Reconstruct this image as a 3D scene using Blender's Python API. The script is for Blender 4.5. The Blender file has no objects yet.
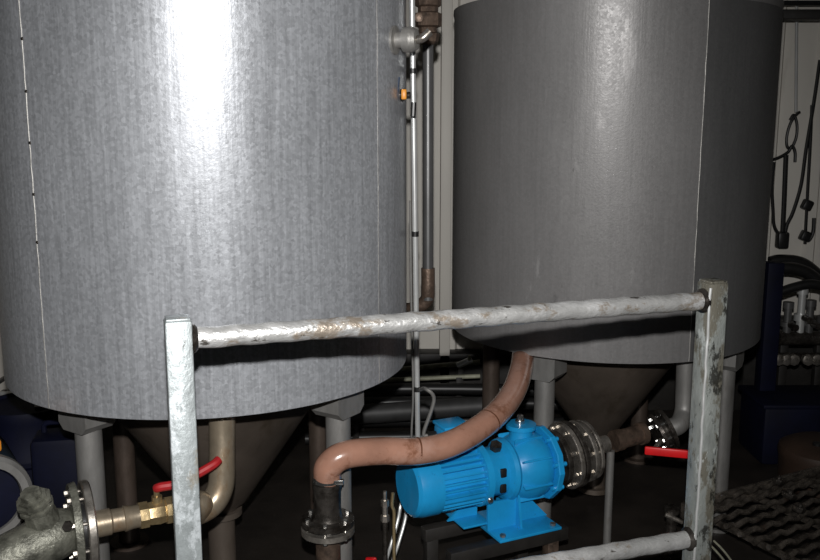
import bpy, bmesh, math, random
from mathutils import Vector, Matrix
random.seed(7)
S = bpy.context.scene
COL = S.collection
PI = math.pi
R_ = math.radians

# ------------------------------------------------------------------ camera
CAM = Vector((0, 0, 1.53)); PITCH = R_(10.0); F = 880.0
FW = Vector((0, math.cos(PITCH), -math.sin(PITCH))); UP = Vector((0, math.sin(PITCH), math.cos(PITCH)))
def ray(px, py): return FW + Vector((1, 0, 0))*((px-410)/F) - UP*((py-280)/F)
def P(px, py, d):            # surveyed point: pixel of the photo at forward distance d metres
    r = ray(px, py); return CAM + r*(d/r.y)
def PZ(px, py, z):
    r = ray(px, py); return CAM + r*((z-CAM.z)/r.z)

# ------------------------------------------------------------------ materials
def mat(name, base=(.5,.5,.5), rough=.5, metal=0., var=.0, scale=8., stretch=(1,1,1), bump=0., bscale=60., spots=None,
        rvar=0., spec=.5, emis=None, coat=0.):
    m = bpy.data.materials.new(name); m.use_nodes = True
    nt = m.node_tree; N = nt.nodes; L = nt.links; b = N['Principled BSDF']
    b.inputs['Roughness'].default_value = rough; b.inputs['Metallic'].default_value = metal
    b.inputs['Specular IOR Level'].default_value = spec
    b.inputs['Coat Weight'].default_value = coat; b.inputs['Coat Roughness'].default_value = .12
    tc = N.new('ShaderNodeTexCoord'); mp = N.new('ShaderNodeMapping'); mp.inputs['Scale'].default_value = stretch
    L.new(tc.outputs['Object'], mp.inputs['Vector'])
    def noise(sc, det=5, rg=.6):
        n = N.new('ShaderNodeTexNoise'); n.inputs['Scale'].default_value = sc; n.inputs['Detail'].default_value = det
        n.inputs['Roughness'].default_value = rg; L.new(mp.outputs[0], n.inputs['Vector']); return n
    def ramp(src, a, b_, c0=(0,0,0,1), c1=(1,1,1,1)):
        r = N.new('ShaderNodeValToRGB'); r.color_ramp.elements[0].position = a; r.color_ramp.elements[1].position = b_
        r.color_ramp.elements[0].color = c0; r.color_ramp.elements[1].color = c1; L.new(src, r.inputs[0]); return r
    n1 = noise(scale)
    lo = [max(0, c*(1-var)) for c in base]+[1]; hi = [min(1, c*(1+var)) for c in base]+[1]
    r1 = ramp(n1.outputs['Fac'], .3, .7, lo, hi); col = r1.outputs[0]
    for (c, sc, a, bb, amt) in (spots or []):
        n = noise(sc, 8, .7); rr = ramp(n.outputs['Fac'], a, bb, (0,0,0,1), (amt,amt,amt,1))
        mx = N.new('ShaderNodeMix'); mx.data_type = 'RGBA'
        L.new(rr.outputs[0], mx.inputs['Factor']); L.new(col, mx.inputs['A']); mx.inputs['B'].default_value = (*c, 1)
        col = mx.outputs['Result']
    L.new(col, b.inputs['Base Color'])
    if rvar:
        n = noise(scale*1.7, 6); mr = N.new('ShaderNodeMapRange'); mr.inputs['From Min'].default_value=.3; mr.inputs['From Max'].default_value=.7
        mr.inputs['To Min'].default_value = max(.02, rough-rvar); mr.inputs['To Max'].default_value = min(1, rough+rvar)
        L.new(n.outputs['Fac'], mr.inputs['Value']); L.new(mr.outputs[0], b.inputs['Roughness'])
    if bump:
        n = noise(bscale, 4); bp = N.new('ShaderNodeBump'); bp.inputs['Strength'].default_value = bump; bp.inputs['Distance'].default_value = .004
        L.new(n.outputs['Fac'], bp.inputs['Height']); L.new(bp.outputs[0], b.inputs['Normal'])
    return m

def tank_mat(name, base, rough, metal, spangle, streak, bumpamt, scuffs):
    """sheet steel: fine crystalline spangle, vertical rolling streaks, scuffs and dark rub marks"""
    m = bpy.data.materials.new(name); m.use_nodes = True
    nt = m.node_tree; N = nt.nodes; L = nt.links; b = N['Principled BSDF']
    tc = N.new('ShaderNodeTexCoord')
    def mapn(s):
        mp = N.new('ShaderNodeMapping'); mp.inputs['Scale'].default_value = s; L.new(tc.outputs['Object'], mp.inputs['Vector']); return mp.outputs[0]
    def noise(v, sc, det=4, rg=.6):
        n = N.new('ShaderNodeTexNoise'); n.inputs['Scale'].default_value = sc; n.inputs['Detail'].default_value = det; n.inputs['Roughness'].default_value = rg
        L.new(v, n.inputs['Vector']); return n.outputs['Fac']
    def rng(v, a, b_, c, d):
        r = N.new('ShaderNodeMapRange'); r.inputs['From Min'].default_value=a; r.inputs['From Max'].default_value=b_
        r.inputs['To Min'].default_value=c; r.inputs['To Max'].default_value=d; L.new(v, r.inputs['Value']); return r.outputs[0]
    def mul(a, b_, op='MULTIPLY'):
        x = N.new('ShaderNodeMath'); x.operation = op; L.new(a, x.inputs[0])
        if isinstance(b_, (int, float)): x.inputs[1].default_value = b_
        else: L.new(b_, x.inputs[1])
        return x.outputs[0]
    iso = mapn((1,1,1)); ver = mapn((1,1,.04)); mid = mapn((1,1,.35))
    vor = N.new('ShaderNodeTexVoronoi'); vor.inputs['Scale'].default_value = 130; L.new(iso, vor.inputs['Vector'])
    sep = N.new('ShaderNodeSeparateColor'); L.new(vor.outputs['Color'], sep.inputs[0])
    sp = rng(sep.outputs[0], 0, 1, 1-spangle, 1+spangle)
    st = rng(noise(ver, 90, 5, .7), .3, .7, 1-streak, 1+streak)
    bl = rng(noise(mid, 3.2, 6, .6), .3, .7, .86, 1.12)
    v = mul(mul(sp, st), bl)
    dark = rng(noise(mapn((1,1,.5)), 9, 6, .65), .67, .76, 1, .55)
    v = mul(v, dark)
    if scuffs:
        v = mul(v, rng(noise(mapn((1,1,.3)), 7.0, 8, .7), .63, .70, 1, 1.45))
        v = mul(v, rng(noise(mapn((1.3,1,.6)), 13, 8, .75), .66, .72, 1, .45))
    else:
        v = mul(v, rng(noise(mapn((1,1.2,.8)), 11, 8, .75), .69, .74, 1, .6))
    mx = N.new('ShaderNodeMix'); mx.data_type='RGBA'; mx.blend_type='MULTIPLY'; mx.inputs['Factor'].default_value = 1
    mx.inputs['A'].default_value = (*base, 1)
    cb = N.new('ShaderNodeCombineColor'); [L.new(v, cb.inputs[i]) for i in range(3)]
    L.new(cb.outputs[0], mx.inputs['B']); L.new(mx.outputs['Result'], b.inputs['Base Color'])
    b.inputs['Metallic'].default_value = metal
    rr = rng(noise(mid, 5, 5), .3, .7, rough-.05, rough+.05)
    rs = rng(sep.outputs[1], 0, 1, -.05, .05)
    rsum = mul(rr, rs, 'ADD')
    if scuffs:
        sc = rng(noise(mapn((1,1,.3)), 5.5, 7, .62), .64, .72, 0, -.16); rsum = mul(rsum, sc, 'ADD')
    L.new(rsum, b.inputs['Roughness'])
    bp = N.new('ShaderNodeBump'); bp.inputs['Strength'].default_value = bumpamt; bp.inputs['Distance'].default_value = .003
    hh = mul(noise(ver, 70, 3), noise(iso, 150, 3), 'ADD')
    if scuffs: hh = mul(hh, mul(noise(mid, 6, 3), 3.0), 'ADD')
    L.new(hh, bp.inputs['Height']); L.new(bp.outputs[0], b.inputs['Normal'])
    return m

M = {}
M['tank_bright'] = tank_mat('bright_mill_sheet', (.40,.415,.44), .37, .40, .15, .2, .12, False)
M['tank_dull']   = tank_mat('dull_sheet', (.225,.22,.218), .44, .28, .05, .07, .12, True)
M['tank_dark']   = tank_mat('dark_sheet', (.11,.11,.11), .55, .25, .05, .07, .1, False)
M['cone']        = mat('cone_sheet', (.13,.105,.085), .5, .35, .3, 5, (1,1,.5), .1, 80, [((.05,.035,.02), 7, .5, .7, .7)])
M['seam']        = mat('seam_weld', (.36,.35,.33), .5, .6, .3, 30, (1,1,.4), .3, 200)
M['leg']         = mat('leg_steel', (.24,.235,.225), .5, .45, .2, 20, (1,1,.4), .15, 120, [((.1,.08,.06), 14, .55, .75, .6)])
M['leg_rear_shaded']   = mat('brown_shaded_leg_steel', (.10,.075,.06), .5, .4, .3, 14, (1,1,.4), .2, 100, [((.05,.035,.025), 12, .5, .7, .7)])  # brown-stained rear legs, colour also darkened to paint in the weaker light there
M['galv']        = mat('galvanised_painted', (.31,.34,.345), .45, .4, .22, 22, (1,1,.6), .35, 110,
                       [((.56,.60,.62), 10, .52, .56, .85), ((.24,.20,.14), 17, .57, .64, .6), ((.05,.045,.04), 38, .64, .69, .9)])
M['galv_worn']   = mat('galvanised_worn', (.36,.385,.365), .45, .4, .25, 26, (1,1,.5), .5, 110,
                       [((.15,.13,.09), 13, .50, .56, .8), ((.03,.03,.025), 24, .54, .59, .9), ((.60,.64,.62), 20, .60, .63, .8)])
M['galv_rail']   = mat('galvanised_rail', (.46,.46,.45), .36, .45, .22, 16, (.6,1,1), .6, 110,
                       [((.75,.75,.75), 9, .5, .62, .7), ((.25,.19,.13), 14, .54, .60, .75), ((.05,.04,.03), 30, .60, .65, .9)])
M['hose']        = mat('brown_hose', (.38,.20,.14), .25, 0, .2, 9, (1,1,1), .12, 50, [((.17,.06,.025), 14, .54, .66, .75), ((.5,.33,.27), 6, .55, .7, .5)], coat=.7)
M['hose_dark']   = mat('hose_ring', (.13,.05,.025), .4, 0, .3, 20)
M['blue']        = mat('pump_blue', (.012,.31,.66), .36, 0, .12, 12, (1,1,1), .08, 60, [((.005,.10,.28), 26, .62, .72, .6)], coat=.25)
M['blue_dark']   = mat('dirty_navy', (.002,.003,.014), .65, 0, .4, 8, spec=.2)
M['teal']        = mat('teal_paint', (.010,.03,.055), .5, 0, .4, 8)
M['stainless']   = mat('flange_steel', (.40,.37,.33), .32, .8, .35, 30, (1,1,1), .1, 100, [((.07,.05,.03), 22, .5, .66, .8)], rvar=.1)
M['darksteel']   = mat('oily_dark_steel', (.10,.09,.08), .3, .7, .5, 20, (1,1,1), .3, 80, [((.02,.015,.012), 18, .45, .6, .8)], rvar=.12)
M['chrome']      = mat('bolt_steel', (.6,.6,.58), .2, .95, .2, 50)
M['brass']       = mat('brass', (.46,.35,.19), .3, .75, .3, 18, (1,1,1), .1, 80, [((.12,.07,.03), 25, .55, .7, .7)], rvar=.08)
M['pipe_warm']   = mat('stained_pipe', (.36,.30,.22), .35, .6, .3, 12, (1,1,.6), .08, 60, [((.24,.12,.04), 11, .5, .66, .7)], rvar=.08)
M['cast']        = mat('cast_metal', (.20,.20,.165), .45, .5, .35, 25, (1,1,1), .7, 90, [((.05,.05,.04), 20, .5, .62, .7)])
M['rust']        = mat('rust', (.16,.06,.03), .7, .2, .5, 25, (1,1,1), .5, 90, [((.03,.02,.015), 20, .5, .65, .7)])
M['brownish']    = mat('brownish_fitting', (.17,.12,.09), .45, .6, .4, 25, (1,1,1), .4, 90, [((.04,.03,.025), 20, .5, .65, .7)])
M['red']         = mat('red_grip', (.75,.012,.015), .4, 0, .15, 20)
M['dark_pipe']   = mat('dark_old_pipe', (.05,.05,.05), .55, .3, .3, 12)
M['red_dull']    = mat('dull_red', (.35,.012,.015), .55, 0, .3, 20)
M['wall']        = mat('wall_cladding', (.70,.67,.61), .55, 0, .1, 2.0, (1,1,.3), .05, 30, [((.28,.25,.2), 4, .58, .8, .5)])
M['dark']        = mat('grimy_black', (.022,.020,.018), .55, .1, .5, 6, (1,1,1), .3, 40)
M['floor']       = mat('wet_dark_floor', (.022,.018,.015), .5, 0, .5, 4, (1,1,1), .4, 25)
M['ceiling']     = mat('ceiling_board', (.2,.2,.19), .8, 0, .1, 3)
M['rubber']      = mat('black_rubber', (.012,.012,.012), .4, 0, .2, 20)
M['conduit']     = mat('conduit_pale', (.70,.71,.70), .3, .5, .15, 30, (1,1,.3))
M['grey_pipe']   = mat('dull_grey_pipe', (.13,.13,.13), .4, .5, .2, 12, (1,1,.4), .05)
M['pale_pipe']   = mat('pale_old_pipe', (.36,.36,.27), .5, 0, .4, 14)
M['orange']      = mat('orange_plastic', (.7,.27,.02), .4, 0, .1, 20)
M['sky_blue']    = mat('blue_grip', (.05,.08,.14), .5, 0, .1, 20)
M['brown']       = mat('brown_drum', (.045,.026,.017), .6, 0, .3, 6)
M['grate']       = mat('oily_grating', (.19,.165,.14), .3, .75, .7, 25, (1,1,1), .8, 60, [((.14,.05,.02), 8, .58, .7, .6)], rvar=.12)

# ------------------------------------------------------------------ mesh builder
def basis(a):
    a = a.normalized(); h = Vector((0,0,1)) if abs(a.z) < .9 else Vector((0,1,0))
    u = h.cross(a).normalized(); v = a.cross(u).normalized(); return u, v, a
def roots(o):
    while o.parent: o = o.parent
    return o
class MB:
    def __init__(s): s.b = bmesh.new()
    def lathe(s, o, a, prof, seg=32, cap=True):
        u, v, a = basis(Vector(a)); o = Vector(o); rings = []
        for t, r in prof:
            if r < 1e-6: rings.append([s.b.verts.new(o+a*t)])
            else: rings.append([s.b.verts.new(o+a*t+(u*math.cos(2*PI*k/seg)+v*math.sin(2*PI*k/seg))*r) for k in range(seg)])
        for A, B in zip(rings, rings[1:]):
            for k in range(seg):
                k2 = (k+1) % seg
                if len(A) == 1 and len(B) == 1: continue
                if len(A) == 1: s.b.faces.new((A[0], B[k2], B[k]))
                elif len(B) == 1: s.b.faces.new((A[k], A[k2], B[0]))
                else: s.b.faces.new((A[k], A[k2], B[k2], B[k]))
        if cap:
            if len(rings[0]) > 1: s.b.faces.new(rings[0][::-1])
            if len(rings[-1]) > 1: s.b.faces.new(rings[-1])
        return s
    def cyl(s, p, q, r, seg=24, r2=None):
        p = Vector(p); q = Vector(q); return s.lathe(p, q-p, [(0, r), ((q-p).length, r if r2 is None else r2)], seg)
    def box(s, c, size, rot=None, bev=.003):
        t = bmesh.new(); bmesh.ops.create_cube(t, size=1)
        for v in t.verts: v.co = Vector((v.co.x*size[0], v.co.y*size[1], v.co.z*size[2]))
        if bev: bmesh.ops.bevel(t, geom=t.edges[:], offset=bev, segments=2, affect='EDGES', profile=.5)
        mt = Matrix.Translation(Vector(c)) @ (rot.to_4x4() if rot else Matrix.Identity(4))
        return s.merge(t, mt)
    def merge(s, t, mt=Matrix.Identity(4)):
        mp = {}
        for v in t.verts: mp[v] = s.b.verts.new(mt @ v.co)
        for f in t.faces:
            try: s.b.faces.new([mp[v] for v in f.verts])
            except ValueError: pass
        t.free(); return s
    def prism(s, poly, o, x, y, thick):         # 2-D outline in plane (x, y) at o, extruded by thick along x cross y
        x = Vector(x).normalized(); y = Vector(y).normalized(); n = x.cross(y); o = Vector(o)
        A = [s.b.verts.new(o+x*a+y*b-n*thick/2) for a, b in poly]; B = [s.b.verts.new(o+x*a+y*b+n*thick/2) for a, b in poly]
        s.b.faces.new(A[::-1]); s.b.faces.new(B)
        for k in range(len(poly)):
            k2 = (k+1) % len(poly); s.b.faces.new((A[k], A[k2], B[k2], B[k]))
        return s
    def tube(s, pts, r, seg=16, sub=8, rad=None):
        pts = [Vector(p) for p in pts]
        if sub > 1 and len(pts) > 2:
            q = [pts[0]*2-pts[1]]+pts+[pts[-1]*2-pts[-2]]; out = []; rr = []
            for i in range(1, len(q)-2):
                for k in range(sub):
                    t = k/sub; a, b, c, d = q[i-1:i+3]
                    out.append(.5*((2*b)+(c-a)*t+(2*a-5*b+4*c-d)*t*t+(3*b-a-3*c+d)*t**3))
            out.append(pts[-1]); pts = out
        n = len(pts); tg = [(pts[min(i+1,n-1)]-pts[max(i-1,0)]).normalized() for i in range(n)]
        u = basis(tg[0])[0]; rings = []
        for i in range(n):
            u = (u-tg[i]*u.dot(tg[i])).normalized(); v = tg[i].cross(u)
            ri = rad(i/(n-1)) if rad else r
            rings.append([s.b.verts.new(pts[i]+(u*math.cos(2*PI*k/seg)+v*math.sin(2*PI*k/seg))*ri) for k in range(seg)])
        for A, B in zip(rings, rings[1:]):
            for k in range(seg):
                k2 = (k+1) % seg; s.b.faces.new((A[k], A[k2], B[k2], B[k]))
        s.b.faces.new(rings[0][::-1]); s.b.faces.new(rings[-1]); return s
    def build(s, name, m, parent=None, label=None, cat=None, group=None, kind=None, ang=32):
        bm = s.b; bmesh.ops.recalc_face_normals(bm, faces=bm.faces[:])
        for f in bm.faces: f.smooth = True
        for e in bm.edges:
            if len(e.link_faces) == 2 and e.calc_face_angle(0) > R_(ang): e.smooth = False
        if parent is not None: off = roots(parent).location.copy()
        elif kind == 'structure': off = Vector((0,0,0))
        else:
            xs = [v.co for v in bm.verts]
            off = Vector(((min(c.x for c in xs)+max(c.x for c in xs))/2, (min(c.y for c in xs)+max(c.y for c in xs))/2, min(c.z for c in xs)))
        for v in bm.verts: v.co -= off
        me = bpy.data.meshes.new(name); bm.to_mesh(me); bm.free()
        o = bpy.data.objects.new(name, me); me.materials.append(m if not isinstance(m, str) else M[m]); COL.objects.link(o)
        if parent is not None: o.parent = parent
        else: o.location = off
        tag(o, label, cat, group, kind); return o
def tag(o, label=None, cat=None, group=None, kind=None):
    for k, v in (('label', label), ('category', cat), ('group', group), ('kind', kind)):
        if v: o[k] = v
def thing(name, label, cat, loc, group=None):
    o = bpy.data.objects.new(name, None); COL.objects.link(o); o.location = loc; o.empty_display_size = .1
    tag(o, label, cat, group); return o
def bolts(parent, c, a, ring, n, r=.008, h=.03, mt='chrome', ph=.2):
    """hexagonal bolts round a flange, each one a mesh of its own"""
    u, v, a = basis(Vector(a)); c = Vector(c)
    for k in range(n):
        t = ph+2*PI*k/n; p = c+(u*math.cos(t)+v*math.sin(t))*ring
        m = MB(); m.cyl(p-a*h*.5, p-a*h*.3, r, 6); m.cyl(p-a*h*.3, p+a*h*.3, r*.6, 10); m.cyl(p+a*h*.3, p+a*h*.5, r, 6)
        m.build('bolt', mt, parent)

# ------------------------------------------------------------------ room
YB = 4.7
MB().box((0,1.6,-.05), (6.4,7.2,.1), bev=0).build('floor', 'floor', kind='structure')
MB().box((0,1.6,3.15), (6.4,7.2,.1), bev=0).build('ceiling', 'ceiling', kind='structure')
m = MB()   # ribbed sheet cladding: trapezoidal profile extruded upward
prof = []; x = -3.1
while x < 3.15:
    prof += [(x, 0), (x+.17, 0), (x+.185, -.022), (x+.225, -.022), (x+.24, 0)]; x += .24
poly = prof + [(prof[-1][0], .08), (prof[0][0], .08)]
m.prism(poly, (0, YB, 1.55), (1,0,0), (0,1,0), 3.1)
m.build('wall_back', 'wall', kind='structure')
MB().box((-3.15,1.6,1.55), (.1,7.2,3.1), bev=0).build('wall_left', 'wall', kind='structure')
MB().box((3.15,1.6,1.55), (.1,7.2,3.1), bev=0).build('wall_right', 'wall', kind='structure')
MB().box((.35,YB-.06,.16), (2.9,.12,.32), bev=.01).build('trim_1', 'dark', kind='structure')

zd = P(790,318,4.62).z
MB().box((2.25,YB-.05,zd/2), (1.7,.10,zd), bev=.005).build('trim_2', 'dark', kind='structure')

# ------------------------------------------------------------------ tanks
def tank(c, label, shell_mat, bot, top, seams, panel, legs, gr, leg_lab):
    R = c[2]; c = Vector((c[0], c[1], 0)); t = thing('storage_tank', label, 'tank', c)
    a = (0,0,1)
    MB().lathe(c, a, [(bot, R-.004), (bot, R), (bot+.004, R+.0005), (top-.03, R), (top-.015, R+.004), (top, R+.003), (top, R-.004), (bot, R-.004)], 160, cap=False).build('shell', shell_mat, t)
    MB().lathe(c, a, [(top-.05, R-.006), (top-.04, R-.006), (top+.03, .12), (top+.05, .12), (top+.05, 0)], 64).build('lid', 'tank_dull', t)
    # hopper cone with its outlet neck
    MB().lathe(c, a, [(.24,.04), (.28,.06), (.30,.09), (.8,.427), (1.05,R-.008), (1.07,R-.008), (.80,.42), (.30,.08), (.24,.03)], 96, cap=False).build('hopper_cone', 'cone', t)
    MB().lathe(c, a, [(.03,.07),(.05,.07),(.05,.045),(.25,.045),(.25,.07),(.27,.07)], 32).build('outlet', 'cone', t)
    for ang, z0, z1, w, spots in seams:
        u = Vector((math.cos(ang), math.sin(ang), 0)); v = Vector((-u.y, u.x, 0))
        m = MB(); n = 40
        pts = [c+u*(R+.0005)+v*(random.uniform(-.0012,.0012))+Vector((0,0,z0+(z1-z0)*k/n)) for k in range(n+1)]
        m.tube(pts, w*.85, 8, 2); m.build('seam', 'seam', t)
        for z in spots:
            p = c+u*(R+.003)+Vector((0,0,z))
            MB().lathe(p-u*.003, u, [(0,.005),(.002,.004),(.003,0)], 12).build('tack_weld', 'darksteel', t)
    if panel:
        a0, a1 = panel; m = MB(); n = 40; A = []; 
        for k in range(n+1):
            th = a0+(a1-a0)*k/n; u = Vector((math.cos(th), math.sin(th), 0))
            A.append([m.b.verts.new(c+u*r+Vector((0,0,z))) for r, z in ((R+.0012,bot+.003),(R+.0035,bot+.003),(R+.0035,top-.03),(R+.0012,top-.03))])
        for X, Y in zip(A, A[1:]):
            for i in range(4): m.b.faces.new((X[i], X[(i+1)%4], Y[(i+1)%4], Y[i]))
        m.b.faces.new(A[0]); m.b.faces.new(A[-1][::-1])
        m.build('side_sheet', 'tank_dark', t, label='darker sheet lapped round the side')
    for ang, rr, padh in legs:
        u = Vector((math.cos(R_(ang)), math.sin(R_(ang)), 0)); p = c+u*rr
        l = MB(); l.lathe(p, a, [(0,.07),(.012,.07),(.012,.037),(bot-padh+.01,.037)], 32); back = ang > 0; lo = l.build('leg', 'leg_rear_shaded' if back else 'leg', t)
        v = Vector((-u.y,u.x,0))
        b = MB(); w=.062
        b.prism([(-w,0),(-w,-padh+.02),(-w+.02,-padh),(w-.02,-padh),(w,-padh+.02),(w,0),(w,.06),(-w,.06)], p+Vector((0,0,bot)), v, (0,0,1), .10)
        b.build('mounting_pad', 'leg', lo)
    return t
def ang_on(c, px, py):   # azimuth on a tank where the sight line meets its wall
    R = c[2]; r = ray(px, py); C = Vector((c[0], c[1])); d = Vector((r.x, r.y)); k = d.dot(d); h = d.dot(C)
    s = (h-math.sqrt(max(0, h*h-k*(C.dot(C)-R*R))))/k; q = d*s-C; return math.atan2(q.y, q.x)
C1 = (-.632, 2.763, .62); C2 = (.77, 3.476, .6)
BOT1 = P(143, 420, C1[1]-.62).z; BOT2 = P(615, 364, C2[1]-.6).z; TOP2 = P(455, 12, 3.52).z
a30 = ang_on(C1, 33, 185)
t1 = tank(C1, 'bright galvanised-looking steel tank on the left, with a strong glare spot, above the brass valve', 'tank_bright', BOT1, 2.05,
     [(a30, BOT1+.002, 2.0, .0022, [P(x_, y_, 2.5).z for x_, y_ in ((22,12),(24,48),(28,95),(31,141),(34,187),(36,230))]),
      (ang_on(C1, 378, 200), BOT1+.002, 2.0, .0013, [])],
     None, [(-125,.48,.10),(-33,.50,.10),(55,.5,.1),(145,.5,.1)], 'a', '')
s705 = ang_on(C2, 701, 150)
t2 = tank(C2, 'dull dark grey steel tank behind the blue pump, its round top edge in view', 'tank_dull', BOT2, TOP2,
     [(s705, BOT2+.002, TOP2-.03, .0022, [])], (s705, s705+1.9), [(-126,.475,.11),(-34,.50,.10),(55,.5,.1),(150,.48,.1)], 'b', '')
print('BOT', BOT1, BOT2, TOP2)

# ------------------------------------------------------------------ guard rail
A0 = P(178.5, 340, 1.66); B0 = P(712, 299.5, 2.05)
zr = (A0.z+B0.z)/2; A0.z = B0.z = zr
print('rail z', zr)
dr = (B0-A0).normalized(); ry = math.atan2(dr.y, dr.x); RM = Matrix.Rotation(ry, 3, 'Z')
g = thing('guard_rail', 'galvanised steel guard rail with two square posts in front of the tanks', 'railing', (A0.x, A0.y, 0))
def square_post(p, mt, h, lean):
    m = MB(); m.box((0,0,h/2+.006), (.051,.051,h), bev=.004)
    top = Vector((p.x, p.y, 0))
    for v in m.b.verts:
        w = RM @ v.co; k = v.co.z; v.co = Vector((w.x+top.x+lean*(zr-k), w.y+top.y, w.z))
    o = m.build('post', mt, g)
    m = MB(); m.box(Vector((p.x+lean*(zr-h), p.y, h+.008)), (.046,.046,.006), RM, .002); m.build('post_cap', mt, o)
    m = MB(); m.box(Vector((p.x+lean*zr, p.y, .005)), (.12,.12,.01), RM, .002); m.build('base_plate', mt, o)
    return o
postA = square_post(A0, 'galv', zr+.034, .0); postB = square_post(B0, 'galv_worn', zr+.038, -.0)
# raised corner weld bead on the right-hand post
cn = RM @ Vector((-.0255, -.0255, 0))
MB().tube([Vector((B0.x+cn.x+random.uniform(-.001,.001), B0.y+cn.y+random.uniform(-.001,.001), zr+.035-k*.02)) for k in range(40)], .0034, 8, 2).build('corner_weld', 'conduit', postB, label='pale weld bead up the corner')
def rail(z, name, mt='galv_rail'):
    p, q = Vector((A0.x, A0.y, z)), Vector((B0.x, B0.y, z)); d = (q-p).normalized()
    p = p+d*.02; q = q-d*.02; n = 60
    m = MB(); m.tube([p+(q-p)*(k/n)+Vector((0,0,.0012*math.sin(k*1.7))) for k in range(n+1)], .0212, 28, 1)
    o = m.build(name, mt, g)
    for e, s in ((p, 1), (q, -1)):
        MB().lathe(e+d*s*.004, d*s, [(0,.030),(.006,.029),(.012,.0225)], 24).build('weld_collar', 'darksteel', o)
rail(zr, 'top_rail')
zl = P(672, 541, 2.03).z; rail(zl, 'lower_rail')
print('lower', zl)

# ------------------------------------------------------------------ hose and the flanged pipe it grows from
hp = [P(327,478,2.38), P(329,466,2.37), P(345,455,2.38), P(380,451,2.42), P(420,451,2.46), P(455,442,2.52), P(489,421,2.62), P(511,396,2.78), P(521,370,2.95), P(524,345,3.14), P(526,325,3.22)]
hz = thing('suction_hose', 'brown translucent hose curving over the blue pump up to the dull tank', 'hose', hp[0])
hm = MB(); hm.tube(hp, .040, 32, 12); hose = hm.build('hose_body', 'hose', hz)
def ringat(p, q, mt, nm='hose_band', w=.006, r=.0385): MB().lathe(p, q-p, [(-w/2,.0385),(-w/2,r),(w/2,r),(w/2,.0385)], 32, cap=False).build(nm, mt, hz)
ringat(P(417,451,2.457), P(421,451,2.461), 'hose_dark', w=.005, r=.0408); ringat(P(488.5,421.5,2.618), P(491,419,2.63), 'hose_dark', w=.005, r=.0408)
fp = thing('flanged_pipe', 'oily dark flanged pipe standing below the hose end, ringed with bolts', 'pipe', (hp[0].x, hp[0].y, 0))
b0 = hp[0]; z3 = P(327,500,2.38).z; zf = P(327,524,2.38).z
up = Vector((0,0,1)); bx = Vector((b0.x, b0.y, 0))
MB().lathe(bx, up, [(0,.06),(.01,.06),(.01,.036),(zf-.03,.036)], 32).build('lower_pipe', 'brownish', fp)
MB().lathe(bx, up, [(zf+.01,.05),(zf+.03,.042),(z3-.02,.039),(b0.z-.03,.040),(b0.z-.028,.043),(b0.z-.012,.043),(b0.z-.012,.036),(b0.z+.01,.035)], 32).build('hose_tail', 'darksteel', fp)
hc = MB(); hc.lathe(bx, up, [(b0.z-.008,.036),(b0.z-.008,.0415),(b0.z+.008,.0415),(b0.z+.008,.036)], 32, cap=False)
hc.box(bx+Vector((.035,-.028,b0.z)), (.03,.016,.014), None, .002); hc.build('hose_clamp', 'chrome', fp, label='bright clamp band')
f1 = MB().lathe(bx, up, [(zf+.004,.077),(zf+.018,.077),(zf+.020,.074),(zf+.020,.045)], 40).build('flange', 'darksteel', fp)
f2 = MB().lathe(bx, up, [(zf-.026,.045),(zf-.026,.074),(zf-.024,.077),(zf-.008,.077)], 40).build('flange', 'stainless', fp)
MB().lathe(bx, up, [(zf-.008,.060),(zf+.004,.060)], 40).build('gasket', 'rubber', fp)
bolts(f1, bx+Vector((0,0,zf-.003)), up, .062, 6, .0075, .062, ph=.5)

# ------------------------------------------------------------------ blue pump
pl = P(407, 487, 2.62); zp = pl.z
pr = PZ(549, 460, zp); print('pump', pl, pr, (pr-pl).length)
ax = (pr-pl).normalized(); Lp = (pr-pl).length; sd = Vector((ax.y, -ax.x, 0))   # sd points to the camera side
up = Vector((0,0,1))
pump = thing('pump', 'bright blue electric pump under the brown hose, with a finned motor', 'pump', (pl.x+ax.x*Lp*.6, pl.y+ax.y*Lp*.6, zp-.30))
def Q(t, s=0, u=0): return pl+ax*t+sd*s+up*u
k = Lp/.555
MB().lathe(pl, ax, [(0,.07),(.0,.086),(.010,.097),(.03,.102),(.085,.102),(.085,.095),(.088,.0)], 48).build('fan_cover', 'blue', pump)
m = MB(); m.lathe(pl, ax, [(.08,.082),(.255*k,.082)], 48)
mo = m.build('motor_body', 'blue', pump)
nf = 28
fm = MB()
for i in range(nf):
    th = 2*PI*i/nf; d = sd*math.cos(th)+up*math.sin(th)
    n = d.cross(ax).normalized()
    rot = Matrix((ax, n, d)).transposed()
    hgt = .018
    fm.box(Q(.17*k)+d*(.082+hgt/2-.003), (.158*k, .0055, hgt), rot, 0)
fm.build('cooling_fins', 'blue', mo)
MB().lathe(pl, ax, [(.245*k,.080),(.25*k,.104),(.272*k,.104),(.275*k,.088)], 48).build('motor_end_bell', 'blue', pump)
# adapter housing with side windows
MB().lathe(pl, ax, [(.27*k,.088),(.30*k,.080),(.345*k,.082),(.355*k,.100),(.37*k,.104),(.38*k,.098)], 48).build('adapter_housing', 'blue', pump)
for s_, u_ in ((.078,.022),(.078,-.03)):
    MB().box(Q(.318*k, s_, u_), (.022,.012,.030), Matrix((ax, sd, up)).transposed(), .004).build('adapter_window', 'rubber', pump, label='dark opening')
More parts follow.
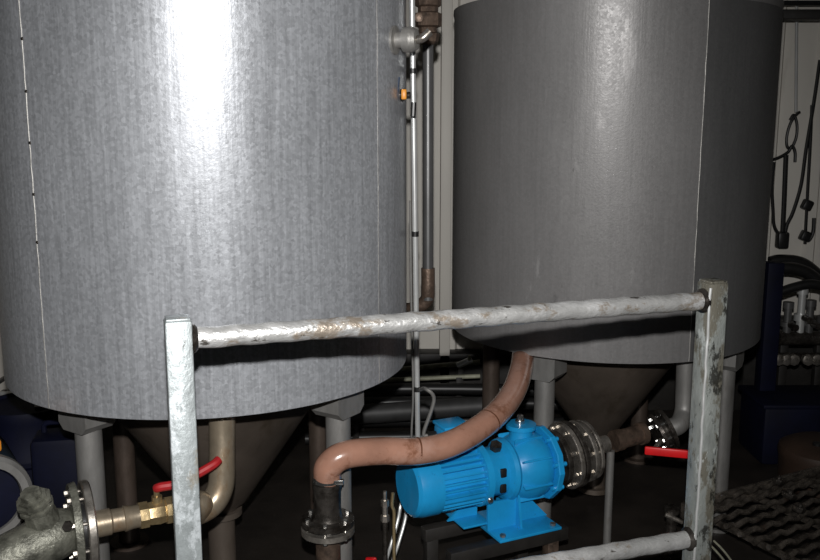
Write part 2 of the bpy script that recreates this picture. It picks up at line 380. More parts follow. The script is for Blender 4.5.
# volute: domed bulging casing and its front flange plate
pb = MB().lathe(pl, ax, [(.375*k,.090),(.40*k,.103),(.43*k,.112),(.47*k,.114),(.50*k,.106),(.515*k,.092),(.52*k,.08)], 64).build('pump_casing', 'blue', pump)
for th in (0.5, 1.2, -.3, -1.0, 2.2, 3.0):
    d = sd*math.cos(th)+up*math.sin(th); n = d.cross(ax).normalized()
    MB().box(Q(.44*k)+d*.108, (.11*k,.007,.02), Matrix((ax, n, d)).transposed(), .002).build('casing_rib', 'blue', pb)
fl = MB().lathe(pl, ax, [(.512*k,.09),(.512*k,.122),(.515*k,.125),(.532*k,.125),(.535*k,.122),(.535*k,.06)], 12).build('front_plate', 'blue', pump, ang=20)
for i in range(8):
    th = 2*PI*i/8+.25; d = sd*math.cos(th)+up*math.sin(th)
    MB().lathe(Q(.50*k)+d*.112, ax, [(0,.008),(.045,.008)], 6).build('bolt', 'blue', fl)
# discharge neck on top and its chrome plug
nk = MB().lathe(Q(.435*k,0,.085), up, [(0,.045),(.03,.038),(.045,.038),(.047,.050),(.062,.050),(.064,.03)], 32).build('top_port', 'blue', pump)
MB().lathe(Q(.43*k,.0,.146), up, [(0,.016),(.014,.016),(.014,.011),(.03,.011),(.034,.006)], 12).build('plug', 'chrome', nk, label='chrome plug')
MB().lathe(Q(.32*k,.02,.085), sd*.5+up, [(0,.02),(.02,.02),(.022,.014)], 6).build('oil_plug', 'darksteel', pump)
# terminal box
tb = MB().box(Q(.175*k,-.02,.145), (.09,.085,.055), Matrix((ax, sd, up)).transposed(), .010).build('terminal_box', 'blue', pump)
MB().box(Q(.175*k,-.02,.177), (.096,.09,.012), Matrix((ax, sd, up)).transposed(), .004).build('terminal_lid', 'blue', tb)
MB().lathe(Q(.115*k,-.02,.150), -ax, [(0,.012),(.03,.012)], 12).build('cable_gland', 'rubber', tb)
# lifting eye bolt at the motor end and feet
MB().lathe(Q(.262*k,.085,-.055), sd, [(-.004,.011),(.008,.011),(.012,.007)], 12).build('flange_bolt', 'chrome', pump, label='bright bolt head')
FZ = -.185
def plateY(poly, t0, th, nm, par=None):  # outline in (sd, up)
    MB().prism(poly, Q(t0), sd, up, th).build(nm, 'blue', par or pump)
bp = MB().box(Q(.40*k,.02,FZ), (.245*k,.22,.010), Matrix((ax, sd, up)).transposed(), .002).build('base_plate', 'blue', pump)
# upright foot: broad plate parallel to the axis under the adapter, cross web, triangular gusset
MB().prism([(.275*k,FZ+.004),(.39*k,FZ+.004),(.39*k,-.06),(.36*k,-.085),(.275*k,-.08)], pl+sd*.05, ax, up, .008).build('foot_plate', 'blue', pump)
plateY([(-.08,FZ+.004),(.085,FZ+.004),(.065,-.07),(-.06,-.07)], .39*k, .008, 'foot_web')
MB().prism([(.415*k,-.105),(.45*k,-.10),(.53*k,FZ+.004),(.42*k,FZ+.004),(.40*k,-.14)], pl+sd*.03, ax, up, .007).build('gusset', 'blue', pump)
MB().prism([(.16*k,FZ+.03),(.275*k,FZ+.03),(.275*k,-.09),(.24*k,-.085)], pl-sd*.02, ax, up, .008).build('gusset', 'blue', pump)
MB().box(Q(.235*k,-.03,FZ+.03), (.10*k,.16,.008), Matrix((ax, sd, up)).transposed(), .002).build('rear_foot', 'blue', pump)
for t_, s_ in ((.30,.11),(.50,.11),(.30,-.07),(.50,-.07)):
    MB().lathe(Q(t_*k,s_,FZ-.012), up, [(0,.005),(.018,.005),(.018,.010),(.026,.010)], 6).build('anchor_bolt', 'stainless', pump)
# stand under the pump
bz = zp+FZ-.006
st = thing('pump_stand', 'blackened steel stand carrying the blue pump', 'stand', (pump.location.x, pump.location.y, 0))
fr = MB()
for s_ in (-.08,.10): fr.box(Q(.33*k,s_,FZ-.03), (.46*k,.04,.045), Matrix((ax, sd, up)).transposed(), .003)
fr.build('frame', 'dark', st)
for t_ in (.13,.50):
    for s_ in (-.08,.10):
        q = Q(t_*k, s_, 0); MB().box((q.x,q.y,(bz-.04)/2), (.04,.04,bz-.045), RM, .002).build('leg', 'brownish' if (t_ > .4 and s_ > 0) else 'dark', st)

# ------------------------------------------------------------------ delivery pipe with flanges right of the pump
dp = thing('delivery_pipe', 'oily steel pipe with thick bolted flanges, leading right from the blue pump', 'pipe', (pr.x+ax.x*.1, pr.y+ax.y*.1, 0))
d0 = Q(Lp-.012); e0 = P(652,445,3.02); 
dax = (e0-pr); dax.z = 0; dax.normalize(); dax = (dax+Vector((0,0,.10))).normalized(); 
c0 = Q(Lp*.985)
LE = (e0-c0).length
MB().lathe(c0-dax*.03, dax, [(0,.05),(.03,.052),(.05,.05),(.20,.040),(.21,.030),(LE*.62,.030)], 36).build('pipe_body', 'stainless', dp)
for t_, r_, w_, mt_ in ((.026,.098,.020,'darksteel'),(.062,.116,.018,'stainless'),(.084,.116,.018,'darksteel'),(.126,.108,.016,'stainless'),(.152,.104,.014,'stainless')):
    f = MB().lathe(c0+dax*t_, dax, [(0,.04),(0,r_-.003),(.003,r_),(w_-.003,r_),(w_,r_-.003),(w_,.04)], 48).build('flange', mt_, dp)
    if t_ in (.062,.126): bolts(f, c0+dax*(t_+.016), dax, r_-.018, 8, .0085, .066 if t_ < .07 else .055, 'stainless', ph=.15+t_*3)
MB().lathe(c0+dax*(LE*.62), dax, [(0,.030),(0,.038),(.03,.038),(.03,.034),(.11,.034),(.11,.04),(.13,.04)], 32).build('sleeve', 'brownish', dp, label='brownish sleeve')
sp_ = min((c0+dax*(LE*q_/200) for q_ in range(60,200)), key=lambda v: abs(v.x/v.y-.2395))-Vector((0,0,.032)); MB().lathe((sp_.x, sp_.y, 0), (0,0,1), [(0,.04),(.01,.04),(.01,.014),(sp_.z-.0,.014)], 20).build('prop', 'leg', dp)

# butterfly valve with red lever and riser pipe
vc = P(664, 431, 3.02); vax = Vector((.85,.12,.35)).normalized()
bvx = thing('butterfly_valve', 'steel butterfly valve with red lever, below the grey riser pipe', 'valve', (vc.x, vc.y, vc.z-.08))
vb = MB().lathe(vc, vax, [(-.03,.03),(-.03,.070),(-.018,.074),(-.016,.055),(.0,.055),(.004,.078),(.018,.078),(.02,.04)], 40).build('valve_body', 'darksteel', bvx)
bolts(vb, vc+vax*-.01, vax, .054, 6, .010, .05, ph=.1)
h0 = P(652,453,2.93); h1 = P(686,452,2.90)
MB().cyl(vc+Vector((-.0,0,-.02)), h0, .009, 12).build('stem', 'stainless', bvx)
hr = Matrix.Rotation(math.atan2((h1-h0).y, (h1-h0).x), 3, 'Z')
MB().box((h0+h1)/2+Vector((.0,0,0)), ((h1-h0).length+.05,.014,.030), hr, .005).build('lever', 'red', bvx, label='red lever')
rp = [vc+vax*.015, vc+vax*.06, P(684,412,3.06), P(685,395,3.07), P(686,362,3.07), P(686,335,3.07)]
MB().tube(rp, .034, 28, 8).build('riser_pipe', 'leg', label='short grey riser pipe entering the underside of the dull tank', cat='pipe')

# ------------------------------------------------------------------ pipework at the lower left
zv = P(150,517,2.14).z
pv0 = P(98,524,2.10); pv1 = P(150,517,2.16)
vx = (pv1-pv0); vx.z = 0; vx.normalize()
def V(t, s=0, u=0): return Vector((pv1.x,pv1.y,zv))+vx*t+Vector((vx.y,-vx.x,0))*s+Vector((0,0,u))
sv = Vector((vx.y,-vx.x,0))
bv = thing('ball_valve', 'brass ball valve with red lever, partly behind the left post', 'valve', V(0,0,-.04))
MB().lathe(V(-.028), vx, [(0,.028),(0,.036),(.022,.036),(.024,.031),(.05,.034),(.066,.031),(.068,.037),(.09,.037),(.09,.026)], 8).build('valve_body', 'brass', bv, ang=20)
MB().lathe(V(.02,0,.025), (0,0,1), [(0,.014),(.02,.014),(.02,.008),(.045,.008)], 12).build('stem', 'brass', bv)
MB().tube([V(.02,0,.066), V(.03,.01,.072), V(.08,.02,.078), V(.16,.02,.108), V(.185,.01,.118)], .012, 10, 6).build('lever', 'red_dull', bv, label='red lever')
np_ = thing('pipe_nipple', 'shiny stained steel pipe stub with a round flange, left of the brass valve', 'pipe', V(-.08,0,-.04))
MB().lathe(V(-.145), vx, [(0,.034),(.045,.034),(.05,.030),(.078,.030),(.08,.034),(.10,.030),(.118,.030)], 36).build('pipe_stub', 'pipe_warm', np_)
ff = MB().lathe(V(-.165), vx, [(0,.03),(0,.112),(.003,.116),(.018,.116),(.022,.111),(.022,.03)], 56).build('flange', 'stainless', np_)
MB().lathe(V(-.172), vx, [(0,.085),(.007,.085)], 48).build('gasket', 'rubber', np_)
bolts(ff, V(-.171), vx, .090, 8, .008, .06, 'stainless', ph=.3)
# cast strainer body
ys = thing('cast_strainer', 'grey-green cast metal strainer body with side branch at the lower left corner', 'strainer', V(-.3,0,-.25))
FL = V(-.175)
yb = MB().tube([FL, FL-vx*.05+Vector((0,0,-.003)), P(55,535,2.03), P(20,552,1.98), P(-30,575,1.93)], .06, 32, 8, rad=lambda t: .052+.010*math.sin(PI*t)).build('body', 'cast', ys)
MB().lathe(FL-vx*.018, vx, [(0,.06),(0,.112),(.016,.116),(.018,.114),(.018,.05)], 56).build('flange', 'cast', ys)
br0 = P(48,530,2.02); br1 = P(33,499,1.98)
bd = (br1-br0).normalized(); bl = (br1-br0).length
MB().lathe(br0, bd, [(0,.044),(bl-.034,.036),(bl-.030,.042),(bl-.022,.042),(bl-.020,.036),(bl-.012,.036),(bl-.010,.042),(bl-.002,.042),(bl,.034),(bl+.008,.034),(bl+.010,.026),(bl+.022,.024)], 8).build('branch_cap', 'cast', ys)
MB().lathe(P(49,501,1.99), (-.2,-.5,.8), [(0,.010),(.012,.010),(.014,.006)], 6).build('bolt', 'chrome', ys)
MB().lathe(P(68,525,1.98), (.2,-1,.1), [(0,.012),(.012,.012)], 6).build('bolt', 'darksteel', ys)
# elbow pipe behind the left post up into the tank
ep = [V(.095), V(.14), P(196,512,2.24), P(212,503,2.27), P(221,485,2.29), P(222,455,2.30), P(222,425,2.31), P(222,400,2.31)]
ep[1] = V(.13)
MB().tube(ep, .036, 28, 8).build('elbow_pipe', 'pipe_warm', label='stained tan elbow pipe rising behind the left post into the bright tank', cat='pipe')

# blue motor at the left edge
mc = P(-16,500,2.13); md = Vector((.55,-.83,.0)).normalized()
lm = thing('electric_motor', 'dark teal electric motor with grey end ring at the left edge', 'motor', (mc.x, mc.y, mc.z-.12))
MB().lathe(mc-md*.30, md, [(0,.07),(0,.10),(.02,.112),(.28,.112),(.29,.10),(.29,0)], 40).build('motor_body', 'teal', lm)
MB().lathe(mc-md*.02, md, [(0,.085),(0,.118),(.022,.118),(.034,.108),(.034,.09),(.01,.085)], 40, cap=False).build('end_ring', 'leg', lm)
MB().lathe(mc, md, [(-.01,.09),(.012,.085),(.014,.03),(.03,.028),(.03,0)], 32).build('end_cover', 'blue_dark', lm)
MB().box(mc-md*.06+Vector((.01,0,.128)), (.09,.07,.035), Matrix.Rotation(-.6,3,'Z'), .008).build('terminal_box', 'orange', lm, label='orange-yellow box on top')
MB().box(Vector((mc.x,mc.y,0))-md*.15+Vector((0,0,(mc.z-.105)/2)), (.16,.16,mc.z-.105), Matrix.Rotation(-.6,3,'Z'), .01).build('pedestal', 'dark', lm)
# dark blue drum under the left tank
dc = P(32,470,3.05)
dd = thing('plastic_drum', 'dark navy drum in the shadow under the bright tank, far left', 'drum', (dc.x, dc.y, 0))
zt = P(32,402,3.05).z
MB().lathe((dc.x,dc.y,0), (0,0,1), [(0,.13),(.02,.15),(zt*.3,.155),(zt*.32,.162),(zt*.35,.162),(zt*.37,.155),(zt*.63,.155),(zt*.65,.162),(zt*.68,.162),(zt*.7,.155),(zt-.04,.15),(zt-.02,.155),(zt,.15),(zt,.14),(zt-.01,.135)], 40).build('drum_body', 'blue_dark', dd)
MB().lathe((dc.x+.07,dc.y-.05,zt-.012), (0,0,1), [(0,.02),(.015,.02),(.017,.015)], 16).build('bung', 'rubber', dd)
jc = P(68,470,2.75)
jd = thing('jerrycan', 'dark navy canister standing behind the front leg of the bright tank', 'canister', (jc.x, jc.y, 0))
zj = P(62,432,2.75).z
MB().box((jc.x,jc.y,(zj-.0)/2), (.20,.14,zj), Matrix.Rotation(.2,3,'Z'), .02).build('canister_body', 'blue_dark', jd)
MB().tube([(jc.x-.07,jc.y,zj-.005),(jc.x-.06,jc.y,zj+.03),(jc.x+.02,jc.y,zj+.03),(jc.x+.03,jc.y,zj-.005)], .009, 10, 6).build('handle', 'blue_dark', jd)
MB().lathe((jc.x+.07,jc.y,zj-.005), (0,0,1), [(0,.02),(.03,.02)], 16).build('cap', 'rubber', jd)
# pale pipes at far left
def wallpipe(pts, r, mt, label, cat='pipe', sub=1, name='wall_pipe', grp=None):
    return MB().tube(pts, r, 16, sub).build(name, mt, label=label, cat=cat, group=grp)
for (x0,y0,x1,y1,lab) in ((-40,397,20,391,'upper of two thin pale pipes low on the wall at the far left'),(-40,410,20,406,'lower of two thin pale pipes low on the wall at the far left')):
    p_ = P(x0,y0,4.4); q_ = P(x1,y1,4.4); z_ = (p_.z+q_.z)/2
    t = thing('wall_pipe', lab, 'pipe', (p_.x, 4.4, z_-.02))
    MB().cyl((p_.x,4.4,z_), (q_.x+.4,4.4,z_), .014, 16).build('pipe_run', 'conduit', t)
    for xx in (p_.x+.1, q_.x+.3): MB().box((xx,4.54,z_), (.02,.32,.02), None, .002).build('bracket', 'leg', t)

# ------------------------------------------------------------------ gap between the tanks
yv = 3.02
vp = thing('vertical_pipe', 'grey vertical pipe between the tanks with a rusty elbow at its foot', 'pipe', P(428,290,yv))
MB().tube([P(428,300,yv), P(428,60,yv), P(428,-30,yv)], .0185, 24, 1).build('pipe_run', 'grey_pipe', vp)
zc = P(428,-30,yv).z
MB().tube([P(428,268,yv)+Vector((0,0,0)), P(428,288,yv), P(427,299,yv+.01), P(420,306,yv+.02), P(412,309,yv+.05), P(402,310,yv+.12)], .024, 20, 5).build('elbow', 'brownish', vp, label='rusty elbow')
un = MB(); cu = P(428,25,yv); cu.z = 0; zt_ = P(428,0,yv).z; zb_ = P(428,45,yv).z; zm = (zt_+zb_)/2
un.lathe((cu.x,cu.y,0), (0,0,1), [(zb_,.02),(zb_+.01,.034),(zb_+.035,.040),(zb_+.04,.030),(zb_+.055,.030),(zb_+.06,.046),(zb_+.10,.046),(zb_+.105,.034),(zb_+.12,.034),(zb_+.125,.043),(zb_+.16,.043),(zb_+.165,.022)], 8)
un.build('union_fitting', 'brownish', vp, label='dirty brown union fitting')
MB().lathe(P(419,18,yv-.03), (0,-1,0), [(0,.016),(.02,.016),(.022,.010)], 6).build('drain_plug', 'brownish', vp)
# thin pipe upward to the ceiling
MB().cyl((cu.x,cu.y,zc-.02), (cu.x,cu.y,3.1), .0185, 20).build('upper_run', 'grey_pipe', vp)
# white sheathed upright channel fixed on the wall behind
ch = P(446,150,4.6)
MB().box((ch.x,4.63,1.55), (.055,.10,3.1), None, .004).build('wall_channel', 'wall', label='pale upright sheet channel on the back wall, seen between the tanks', cat='channel')
# sampling cock on the flank of the bright tank
fa = ang_on(C1, 394, 38); fu = Vector((math.cos(fa), math.sin(fa), 0)); fz = P(394,38,2.50).z
fc = Vector((C1[0], C1[1], fz))+fu*.618
co = thing('sampling_cock', 'pale round fitting on the upper right flank of the bright tank', 'valve', fc)
MB().lathe(fc, fu, [(0,.040),(.008,.040),(.010,.022),(.03,.022),(.032,.034),(.055,.036),(.07,.028),(.075,.012)], 28).build('valve_body', 'seam', co)
MB().tube([fc+fu*.045, fc+fu*.05+Vector((.03,-.02,.0)), fc+fu*.05+Vector((.055,-.02,.02))], .012, 14, 4).build('spout', 'stainless', co)
MB().lathe(fc+fu*.012+Vector((-.035,-.03,.005)), (-.7,-.7,0), [(0,.010),(.02,.012),(.022,.007)], 12).build('knob', 'conduit', co)
ga = ang_on(C1, 401, 95); gu = Vector((math.cos(ga), math.sin(ga), 0)); gz = P(401,95,2.6).z
gc = Vector((C1[0], C1[1], gz))+gu*.618
gk = thing('drain_cock', 'tiny cock with orange and blue ends on the right flank of the bright tank', 'valve', gc)
MB().lathe(gc, gu, [(0,.018),(.012,.018),(.013,.010),(.03,.010)], 16).build('valve_body', 'darksteel', gk)
MB().box(gc+gu*.015+Vector((-.004,-.025,.002)), (.016,.014,.030), None, .004).build('orange_tag', 'orange', gk, label='orange tab')
MB().tube([gc+gu*.01+Vector((-.015,-.02,.05)), gc+gu*.02+Vector((-.03,-.03,.0)), gc+gu*.01+Vector((-.02,-.02,-.06))], .005, 10, 5).build('lever', 'sky_blue', gk, label='blue-grey lever')
MB().tube([gc+gu*.03+Vector((.01,-.01,-.02)), gc+gu*.03+Vector((.008,-.01,-.06))], .008, 10, 1).build('nozzle', 'rubber', gk)

# conduit rod from the ceiling
r0 = P(418,450,2.765); r1 = P(412,-2,2.70); rd = (r1-r0); rtop = r0+rd*((3.1-r0.z)/rd.z)
cr = thing('conduit_rod', 'thin pale upright conduit rod running down between the tanks to the pump', 'conduit', r0)
MB().cyl(r0, rtop, .0085, 16).build('rod', 'conduit', cr)
def on_rod(py): k_ = (P(415,py,2.755).z-r0.z)/rd.z; return r0+rd*k_
for py in (72, 233, 389):
    p_ = on_rod(py); MB().cyl(p_-Vector((0,0,.008)), p_+Vector((0,0,.008)), .0115, 16).build('tie', 'rubber', cr)
MB().tube([on_rod(200)+Vector((-.014,.0,0)), on_rod(300)+Vector((-.015,0,0)), on_rod(389)+Vector((-.013,0,0)), on_rod(430)+Vector((-.020,0,0)), on_rod(456)+Vector((-.022,0,0))], .0035, 8, 4).build('side_wire', 'leg', cr)
tbp = Q(.085*k,-.02,.150)
MB().tube([on_rod(389)+Vector((.008,-.010,0)), P(426,389,2.67), P(434,400,2.67), tbp+Vector((-.012,.0,.012)), tbp], .006, 10, 6).build('pump_cable', 'leg', label='dull grey cable looping from the rod to the pump terminal box', cat='cable')
for i, (a_, b_, lab) in enumerate(((0,0,'left of two pale cable strands hanging below the motor'),(7,3,'right of two pale cable strands hanging below the motor'))):
    pts = [r0+Vector((.002-.01*i,.0,.0)), r0+Vector((-.02+.012*i,.05,-.09)), P(402+a_*.8,500,2.83), P(398+a_,520,2.80), P(391+a_,545,2.76), P(385+a_,565,2.72), P(378+a_*1.5,600,2.68), Vector((P(372+a_*2,640,2.6).x, 2.62, .012))]
    MB().tube(pts, .006, 10, 6).build('cable_strand', 'conduit', label=lab, cat='cable', group='cable strands below the motor')
bd_ = P(385,515,2.60)
pc = thing('brass_connector', 'small brass pipe connector left of the pump motor', 'connector', (bd_.x,bd_.y,0))
MB().lathe((bd_.x,bd_.y,0), (0,0,1), [(0,.03),(.008,.03),(.008,.008),(bd_.z-.02,.008)], 12).build('support', 'darksteel', pc)
MB().lathe((bd_.x,bd_.y,0), (0,0,1), [(bd_.z-.02,.014),(bd_.z,.014),(bd_.z,.009),(bd_.z+.03,.009),(bd_.z+.03,.013),(bd_.z+.05,.013),(bd_.z+.05,.006),(bd_.z+.08,.006)], 6).build('connector_body', 'stainless', pc)
b2 = P(394,512,2.64)
MB().tube([P(393,493,2.64), P(392,505,2.64), b2, P(394,530,2.64), (b2.x,b2.y,.01)], .006, 10, 4).build('copper_tube', 'brass', label='thin brass-coloured tube left of the pump motor', cat='tube')
# small red handle near the floor
rc = P(371,562,2.45)
rv = thing('floor_valve', 'small floor valve with red handle at the bottom edge', 'valve', (rc.x,rc.y,0))
MB().lathe((rc.x,rc.y,0), (0,0,1), [(0,.03),(.01,.03),(.01,.016),(rc.z-.015,.016)], 16).build('stem', 'darksteel', rv)
MB().box((rc.x,rc.y,rc.z), (.035,.03,.022), None, .006).build('handle', 'red', rv, label='red handle')

# low background under the tanks
def bgpipe(name, y, px0, py0, px1, py1, r, mt, label, cat='pipe', legs=(0.15,.85)):
    a_ = P(px0,py0,y); b_ = P(px1,py1,y)
    t = thing(name, label, cat, ((a_.x+b_.x)/2, y, 0))
    MB().cyl(a_, b_, r, 20).build('pipe_run', mt, t)
    for f_ in legs:
        c_ = a_.lerp(b_, f_); MB().box((c_.x,c_.y,c_.z/2), (.03,.03,c_.z), None, .002).build('support', 'dark', t)
bgpipe('floor_pipe', 4.35, 350, 374, 480, 362, .013, 'pale_pipe', 'upper of two thin pale pipes low behind the tanks, near the conduit rod')
bgpipe('floor_pipe', 4.28, 340, 382, 480, 376, .011, 'pale_pipe', 'lower of two thin pale pipes low behind the tanks, near the conduit rod')
bgpipe('floor_pipe', 3.95, 330, 416, 500, 405, .045, 'dark_pipe', 'thick dull grey pipe low behind the tanks, above the pump motor')
j = P(463,366,4.32); fj = thing('pipe_tap', 'small pale tap on the thin pipe behind the tanks', 'tap', j)
MB().cyl(j+Vector((-.03,0,-.0)), j+Vector((.045,0,.035)), .017, 12).build('tap_body', 'conduit', fj)
MB().cyl(j+Vector((.03,0,.01)), j+Vector((.03,-.02,.06)), .008, 8).build('tap_lever', 'pale_pipe', fj)
# stacked dark hoses lying along the foot of the wall
for i, yy in enumerate((392, 399, 424, 433)):
    q_ = P(410, yy, 4.1+.0*i); 
    wallpipe([(-.5,4.12-(i%2)*.10,q_.z),( .1,4.14-(i%2)*.10,q_.z+.004),(.75,4.12-(i%2)*.10,q_.z)], .028, 'rubber',
        ['topmost','second from top','third from top','lowest'][i]+' of the black hoses racked low behind the tanks', 'hose', 4, 'black_hose', 'black hoses racked behind the tanks')
rk = thing('hose_rack', 'dark steel rack holding black hoses behind the tanks', 'rack', (.1,4.2,0))
for xx in (-.42,.66):
    MB().box((xx,4.2,.26), (.04,.04,.52), None, .003).build('upright', 'dark', rk)
    for i, yy in enumerate((392, 399, 424, 433)):
        MB().box((xx,4.07+.05,P(410,yy,4.1).z-.036), (.03,.20,.012), None, .002).build('arm', 'dark', rk)

# ------------------------------------------------------------------ right background
# cable tray high on the wall
a_ = P(770,14,4.4); b_ = P(840,14,4.4)
ct = thing('cable_tray', 'dark horizontal cable tray high on the wall at the right', 'cable tray', (b_.x,4.4,a_.z-.05))
MB().box(((a_.x+3.09)/2,4.45,a_.z), (3.09-a_.x+.1,.10,.045), None, .004).build('tray', 'dark', ct)
for xx in (a_.x-.1, b_.x+.2): MB().box((xx,4.58,a_.z), (.03,.24,.06), None, .003).build('bracket', 'dark', ct)
a_ = P(770,3,4.5)
MB().cyl((a_.x-.2,4.5,a_.z), (3.1,4.5,a_.z), .012, 12).build('thin_rail', 'rubber', label='thin black rail above the cable tray at the right', cat='rail')
# narrow pale conduit on wall
w0 = P(797,-20,4.62); w1 = P(796,112,4.62)
MB().cyl(w0, w1, .008, 10).build('wall_conduit', 'conduit', label='thin pale conduit down the right part of the back wall', cat='conduit')
def cable(pts, r, label, y=4.655, name='hanging_cable'):
    return MB().tube([P(a,b,y+(c if len(q)>2 else 0)) if False else P(a,b,y) for q in pts for (a,b) in [q[:2]] for c in [0]], r, 10, 6).build(name, 'rubber', label=label, cat='cable', group='black cables on the right wall')
cable([(800,112),(797,114),(791,122),(787,135),(787,146),(791,148),(796,138),(797,125),(794,115),(790,120)], .0075, 'small black cable loop on the wall right of the dull tank')
cable([(772,160),(780,157),(788,152),(792,146),(795,152),(795,162)], .008, 'black cable stub running from the dull tank to the loop on the wall')
cable([(774,162),(772,185),(773,210),(774,225),(778,233),(784,236),(786,243)], .009, 'black cable hanging close beside the dull tank')
cable([(786,155),(785,180),(784,205),(783,225),(782,244)], .013, 'thick straight black cable in the middle of the right wall')
cable([(820,60),(815,95),(811,120),(806,150),(801,185),(793,212),(787,225),(784,240)], .0095, 'long slanting black cable from the top right edge down the wall')
cable([(812,105),(810,150),(808,185),(807,205),(806,222),(805,244)], .0085, 'straight black cable nearest the right edge of the photo')
cable([(805,240),(809,240),(813,232),(814,218)], .010, 'short upturned black cable hook at the right edge')
for (px_, py_, lab) in ((807,205,'upper'),(805,236,'lower')):
    p_ = P(px_,py_,4.65); MB().box(p_, (.05,.05,.055), Matrix.Rotation(.4,3,'Y'), .01).build('cable_plug', 'rubber', label=lab+' black plug on the cable at the right edge', cat='plug', group='cable plugs')
p_ = P(782,240,4.65); MB().box(p_, (.06,.06,.09), None, .012).build('cable_plug', 'rubber', label='black plug where three wall cables meet beside the dull tank', cat='plug', group='cable plugs')
# thick black hoses over the manifold
for i, (pts, lab) in enumerate((([(770,262),(780,260),(800,262),(815,272),(832,290),(842,340),(842,420)], 'upper arching black hose at the right edge'),
                                ([(768,272),(785,268),(803,271),(818,281),(832,296),(838,350),(838,455)], 'middle arching black hose at the right edge'),
                                ([(780,292),(795,287),(812,284),(828,290),(842,310),(846,360),(846,480)], 'lower arching black hose at the right edge'))):
    MB().tube([P(a,b,(4.62,4.28,4.11)[i]) for a,b in pts], .030 if i < 2 else .022, 14, 6).build('black_hose', 'rubber', label=lab, cat='hose', group='arching black hoses at the right')
mn = thing('valve_manifold', 'grimy pipe manifold with grey valves low at the right edge', 'manifold', (P(800,330,4.2).x, 4.2, 0))
zz = P(800,338,4.2).z; x0 = P(778,338,4.2).x; x1 = P(835,338,4.2).x
MB().cyl((x0,4.2,zz), (x1,4.2,zz), .035, 20).build('header', 'darksteel', mn)
for px_, h_, mt_ in ((786,.15,'grey_pipe'),(799,.22,'conduit'),(808,.16,'grey_pipe'),(822,.2,'grey_pipe')):
    xx = P(px_,338,4.2).x
    v_ = MB().lathe((xx,4.2,zz), (0,0,1), [(0,.02),(h_*.4,.02),(h_*.4,.032),(h_*.55,.032),(h_*.55,.018),(h_,.018),(h_,.026),(h_+.03,.026)], 16).build('valve', mt_, mn)
    MB().cyl((xx,4.16,zz+h_*.5), (xx,4.10,zz+h_*.5), .016, 12).build('knob', 'darksteel', v_)
for xx in (x0+.05, x1-.05): MB().box((xx,4.25,zz/2), (.04,.04,zz), None, .003).build('upright', 'dark', mn)
zz2 = P(800,357,4.15).z
MB().cyl((x0-.1,4.15,zz2), (x1,4.15,zz2), .022, 16).build('lower_header', 'darksteel', mn)
for px_ in (770,777,785,792,806,815):
    p_ = P(px_,357,4.12); MB().lathe((p_.x,4.13,zz2), (0,-1,0), [(0,.018),(.02,.018),(.02,.028),(.04,.028),(.045,.015)], 8).build('coupling', 'stainless', mn)
# navy column
nc = P(771,300,4.05)
MB().box((nc.x,4.05,P(771,262,4.05).z/2), (.075,.075,P(771,262,4.05).z), None, .005).build('steel_column', 'blue_dark', label='dark navy column just right of the dull tank', cat='column')
# navy container
bc = P(792,440,3.97)
bt = thing('blue_container', 'dark navy container behind the brown drum at the right', 'container', (bc.x,3.95,0))
zt2 = P(795,398,3.95).z
MB().box((bc.x,3.95,zt2/2), (.42,.3,zt2), None, .02).build('container_body', 'blue_dark', bt)
MB().box((bc.x,3.95,zt2+.006), (.44,.32,.02), None, .006).build('container_rim', 'blue_dark', bt)
# brown drum lying at the right
wd = P(822,462,3.56)
wb = thing('brown_drum', 'dark brown round drum at the right edge, beyond the grating', 'drum', (wd.x,wd.y,0))
zt3 = P(822,436,3.62).z
MB().lathe((wd.x,wd.y,0), (0,0,1), [(0,.15),(.02,.17),(zt3-.07,.175),(zt3-.05,.18),(zt3-.03,.175),(zt3-.02,.16),(zt3,.12),(zt3,0)], 40).build('drum_body', 'brown', wb)
MB().lathe((wd.x-.05,wd.y-.05,zt3-.005), (0,0,1), [(0,.02),(.015,.02),(.016,.012)], 12).build('bung', 'rubber', wb)
# grating walkway
gz_ = .15
gA = PZ(716,497,gz_); gB = PZ(800,474,gz_)
gd = (gB-gA); gd.z = 0; gd.normalize(); gn = Vector((gd.y,-gd.x,0)); gA = gA-gd*.17
GR = Matrix((gd, -gn, Vector((0,0,1)))).transposed()
gw = thing('floor_grating', 'oily dark metal grating walkway at the lower right corner', 'grating', (gA.x,gA.y,0))
GL = 1.27; GW = .95
ms = MB(); n_ = 0
for i in range(16):
    o_ = gA+gn*(.02+i*.06)
    segs = 48; pts = [o_+gd*(GL*k_/segs)+Vector((0,0,.007*math.sin(k_*1.9+i*2.3))) for k_ in range(segs+1)]
    ms.tube(pts, .010, 8, 1)
ms.build('bars', 'grate', gw)
ms = MB()
for i in range(5):
    o_ = gA+gd*(.04+i*.295); ms.box(o_+gn*GW/2+Vector((0,0,-.018)), (.010,GW,.022), GR, 0)
ms.build('cross_bars', 'grate', gw)
fr = MB()
for o_ in (gn*0, gn*GW): fr.box(gA+gd*GL/2+o_+Vector((0,0,-.02)), (GL,.02,.06), GR, .002)
fr.build('frame', 'grate', gw)
for f_ in (.06, GL-.06):
    for h_ in (.03, GW-.03):
        q_ = gA+gd*f_+gn*h_; MB().box((q_.x,q_.y,(gz_-.04)/2), (.03,.03,gz_-.04), GR, .002).build('foot', 'dark', gw)
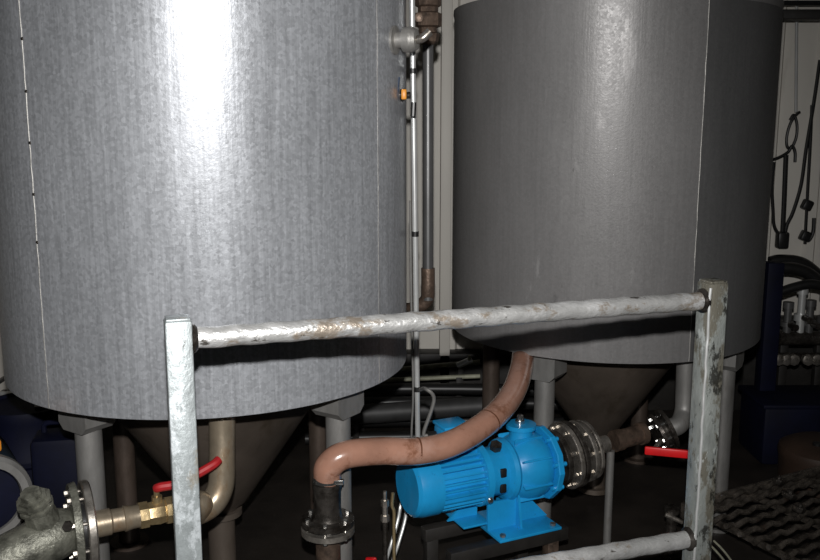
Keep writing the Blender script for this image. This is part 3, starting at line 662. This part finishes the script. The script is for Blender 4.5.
# lumps of gear lying on it
for i, (px_,py_,s_) in enumerate(((788,498,1.0),(798,512,.8),(777,484,.8))):
    p_ = PZ(px_,py_,gz_+.012); t = MB(); t.lathe(p_, (.3,.1,1), [(0,.022*s_),(.012,.03*s_),(.02,.03*s_),(.022,.012*s_),(.03,.012*s_),(.034,.006*s_)], 8)
    t.build('pipe_coupling', 'darksteel', label=['middle','nearest','farthest'][i]+' of three small oily couplings lying on the grating', cat='coupling', group='couplings on the grating')
for i, lab in enumerate(('left of two thin pale wires beside the right post','right of two thin pale wires beside the right post')):
    MB().tube([PZ(708+6*i,543-2*i,.166), PZ(716+7*i,551-1*i,.166), PZ(725+7*i,562,.166), PZ(735+7*i,580,.166)], .0035, 8, 3).build('thin_wire', 'pale_pipe', label=lab, cat='wire', group='thin wires on the grating')
# small bright fitting behind the right post
p_ = P(672,512,2.95); t = thing('drain_fitting', 'little dirty drain fitting left of the right post, near the floor', 'fitting', (p_.x,p_.y,0))
MB().lathe((p_.x,p_.y,0), (0,0,1), [(0,.04),(.01,.04),(.01,.02),(p_.z,.02),(p_.z,.028),(p_.z+.02,.028),(p_.z+.022,.015)], 12).build('fitting_body', 'darksteel', t)
MB().cyl((p_.x-.03,p_.y-.02,p_.z+.0), (p_.x+.03,p_.y-.03,p_.z-.025), .008, 8).build('pin', 'stainless', t)

# ------------------------------------------------------------------ light: the camera's flash just above the lens, faint room light
fl = bpy.data.lights.new('flash', 'SPOT'); fl.energy = 270; fl.shadow_soft_size = .018; fl.spot_size = R_(92); fl.spot_blend = 1.0; fl.color = (1, .985, .97)
fo = bpy.data.objects.new('flash', fl); COL.objects.link(fo); fo.location = CAM+Vector((-.0, .0, .17))
tgt = P(340, 300, 2.5); fo.rotation_euler = (tgt-fo.location).to_track_quat('-Z', 'Y').to_euler()
w = bpy.data.worlds.new('world'); S.world = w; w.use_nodes = True
w.node_tree.nodes['Background'].inputs[0].default_value = (.5,.55,.6,1); w.node_tree.nodes['Background'].inputs[1].default_value = .02

cd = bpy.data.cameras.new('camera'); cd.sensor_width = 36; cd.lens = F/820*36; cd.clip_start = .05
co_ = bpy.data.objects.new('camera', cd); COL.objects.link(co_); co_.location = CAM; co_.rotation_euler = (PI/2-PITCH, 0, 0)
S.camera = co_
vs = S.view_settings; S.display_settings.display_device = 'sRGB'
vs.view_transform = 'Standard'; vs.look = 'None'; vs.gamma = 1; vs.use_curve_mapping = False; vs.exposure = 0
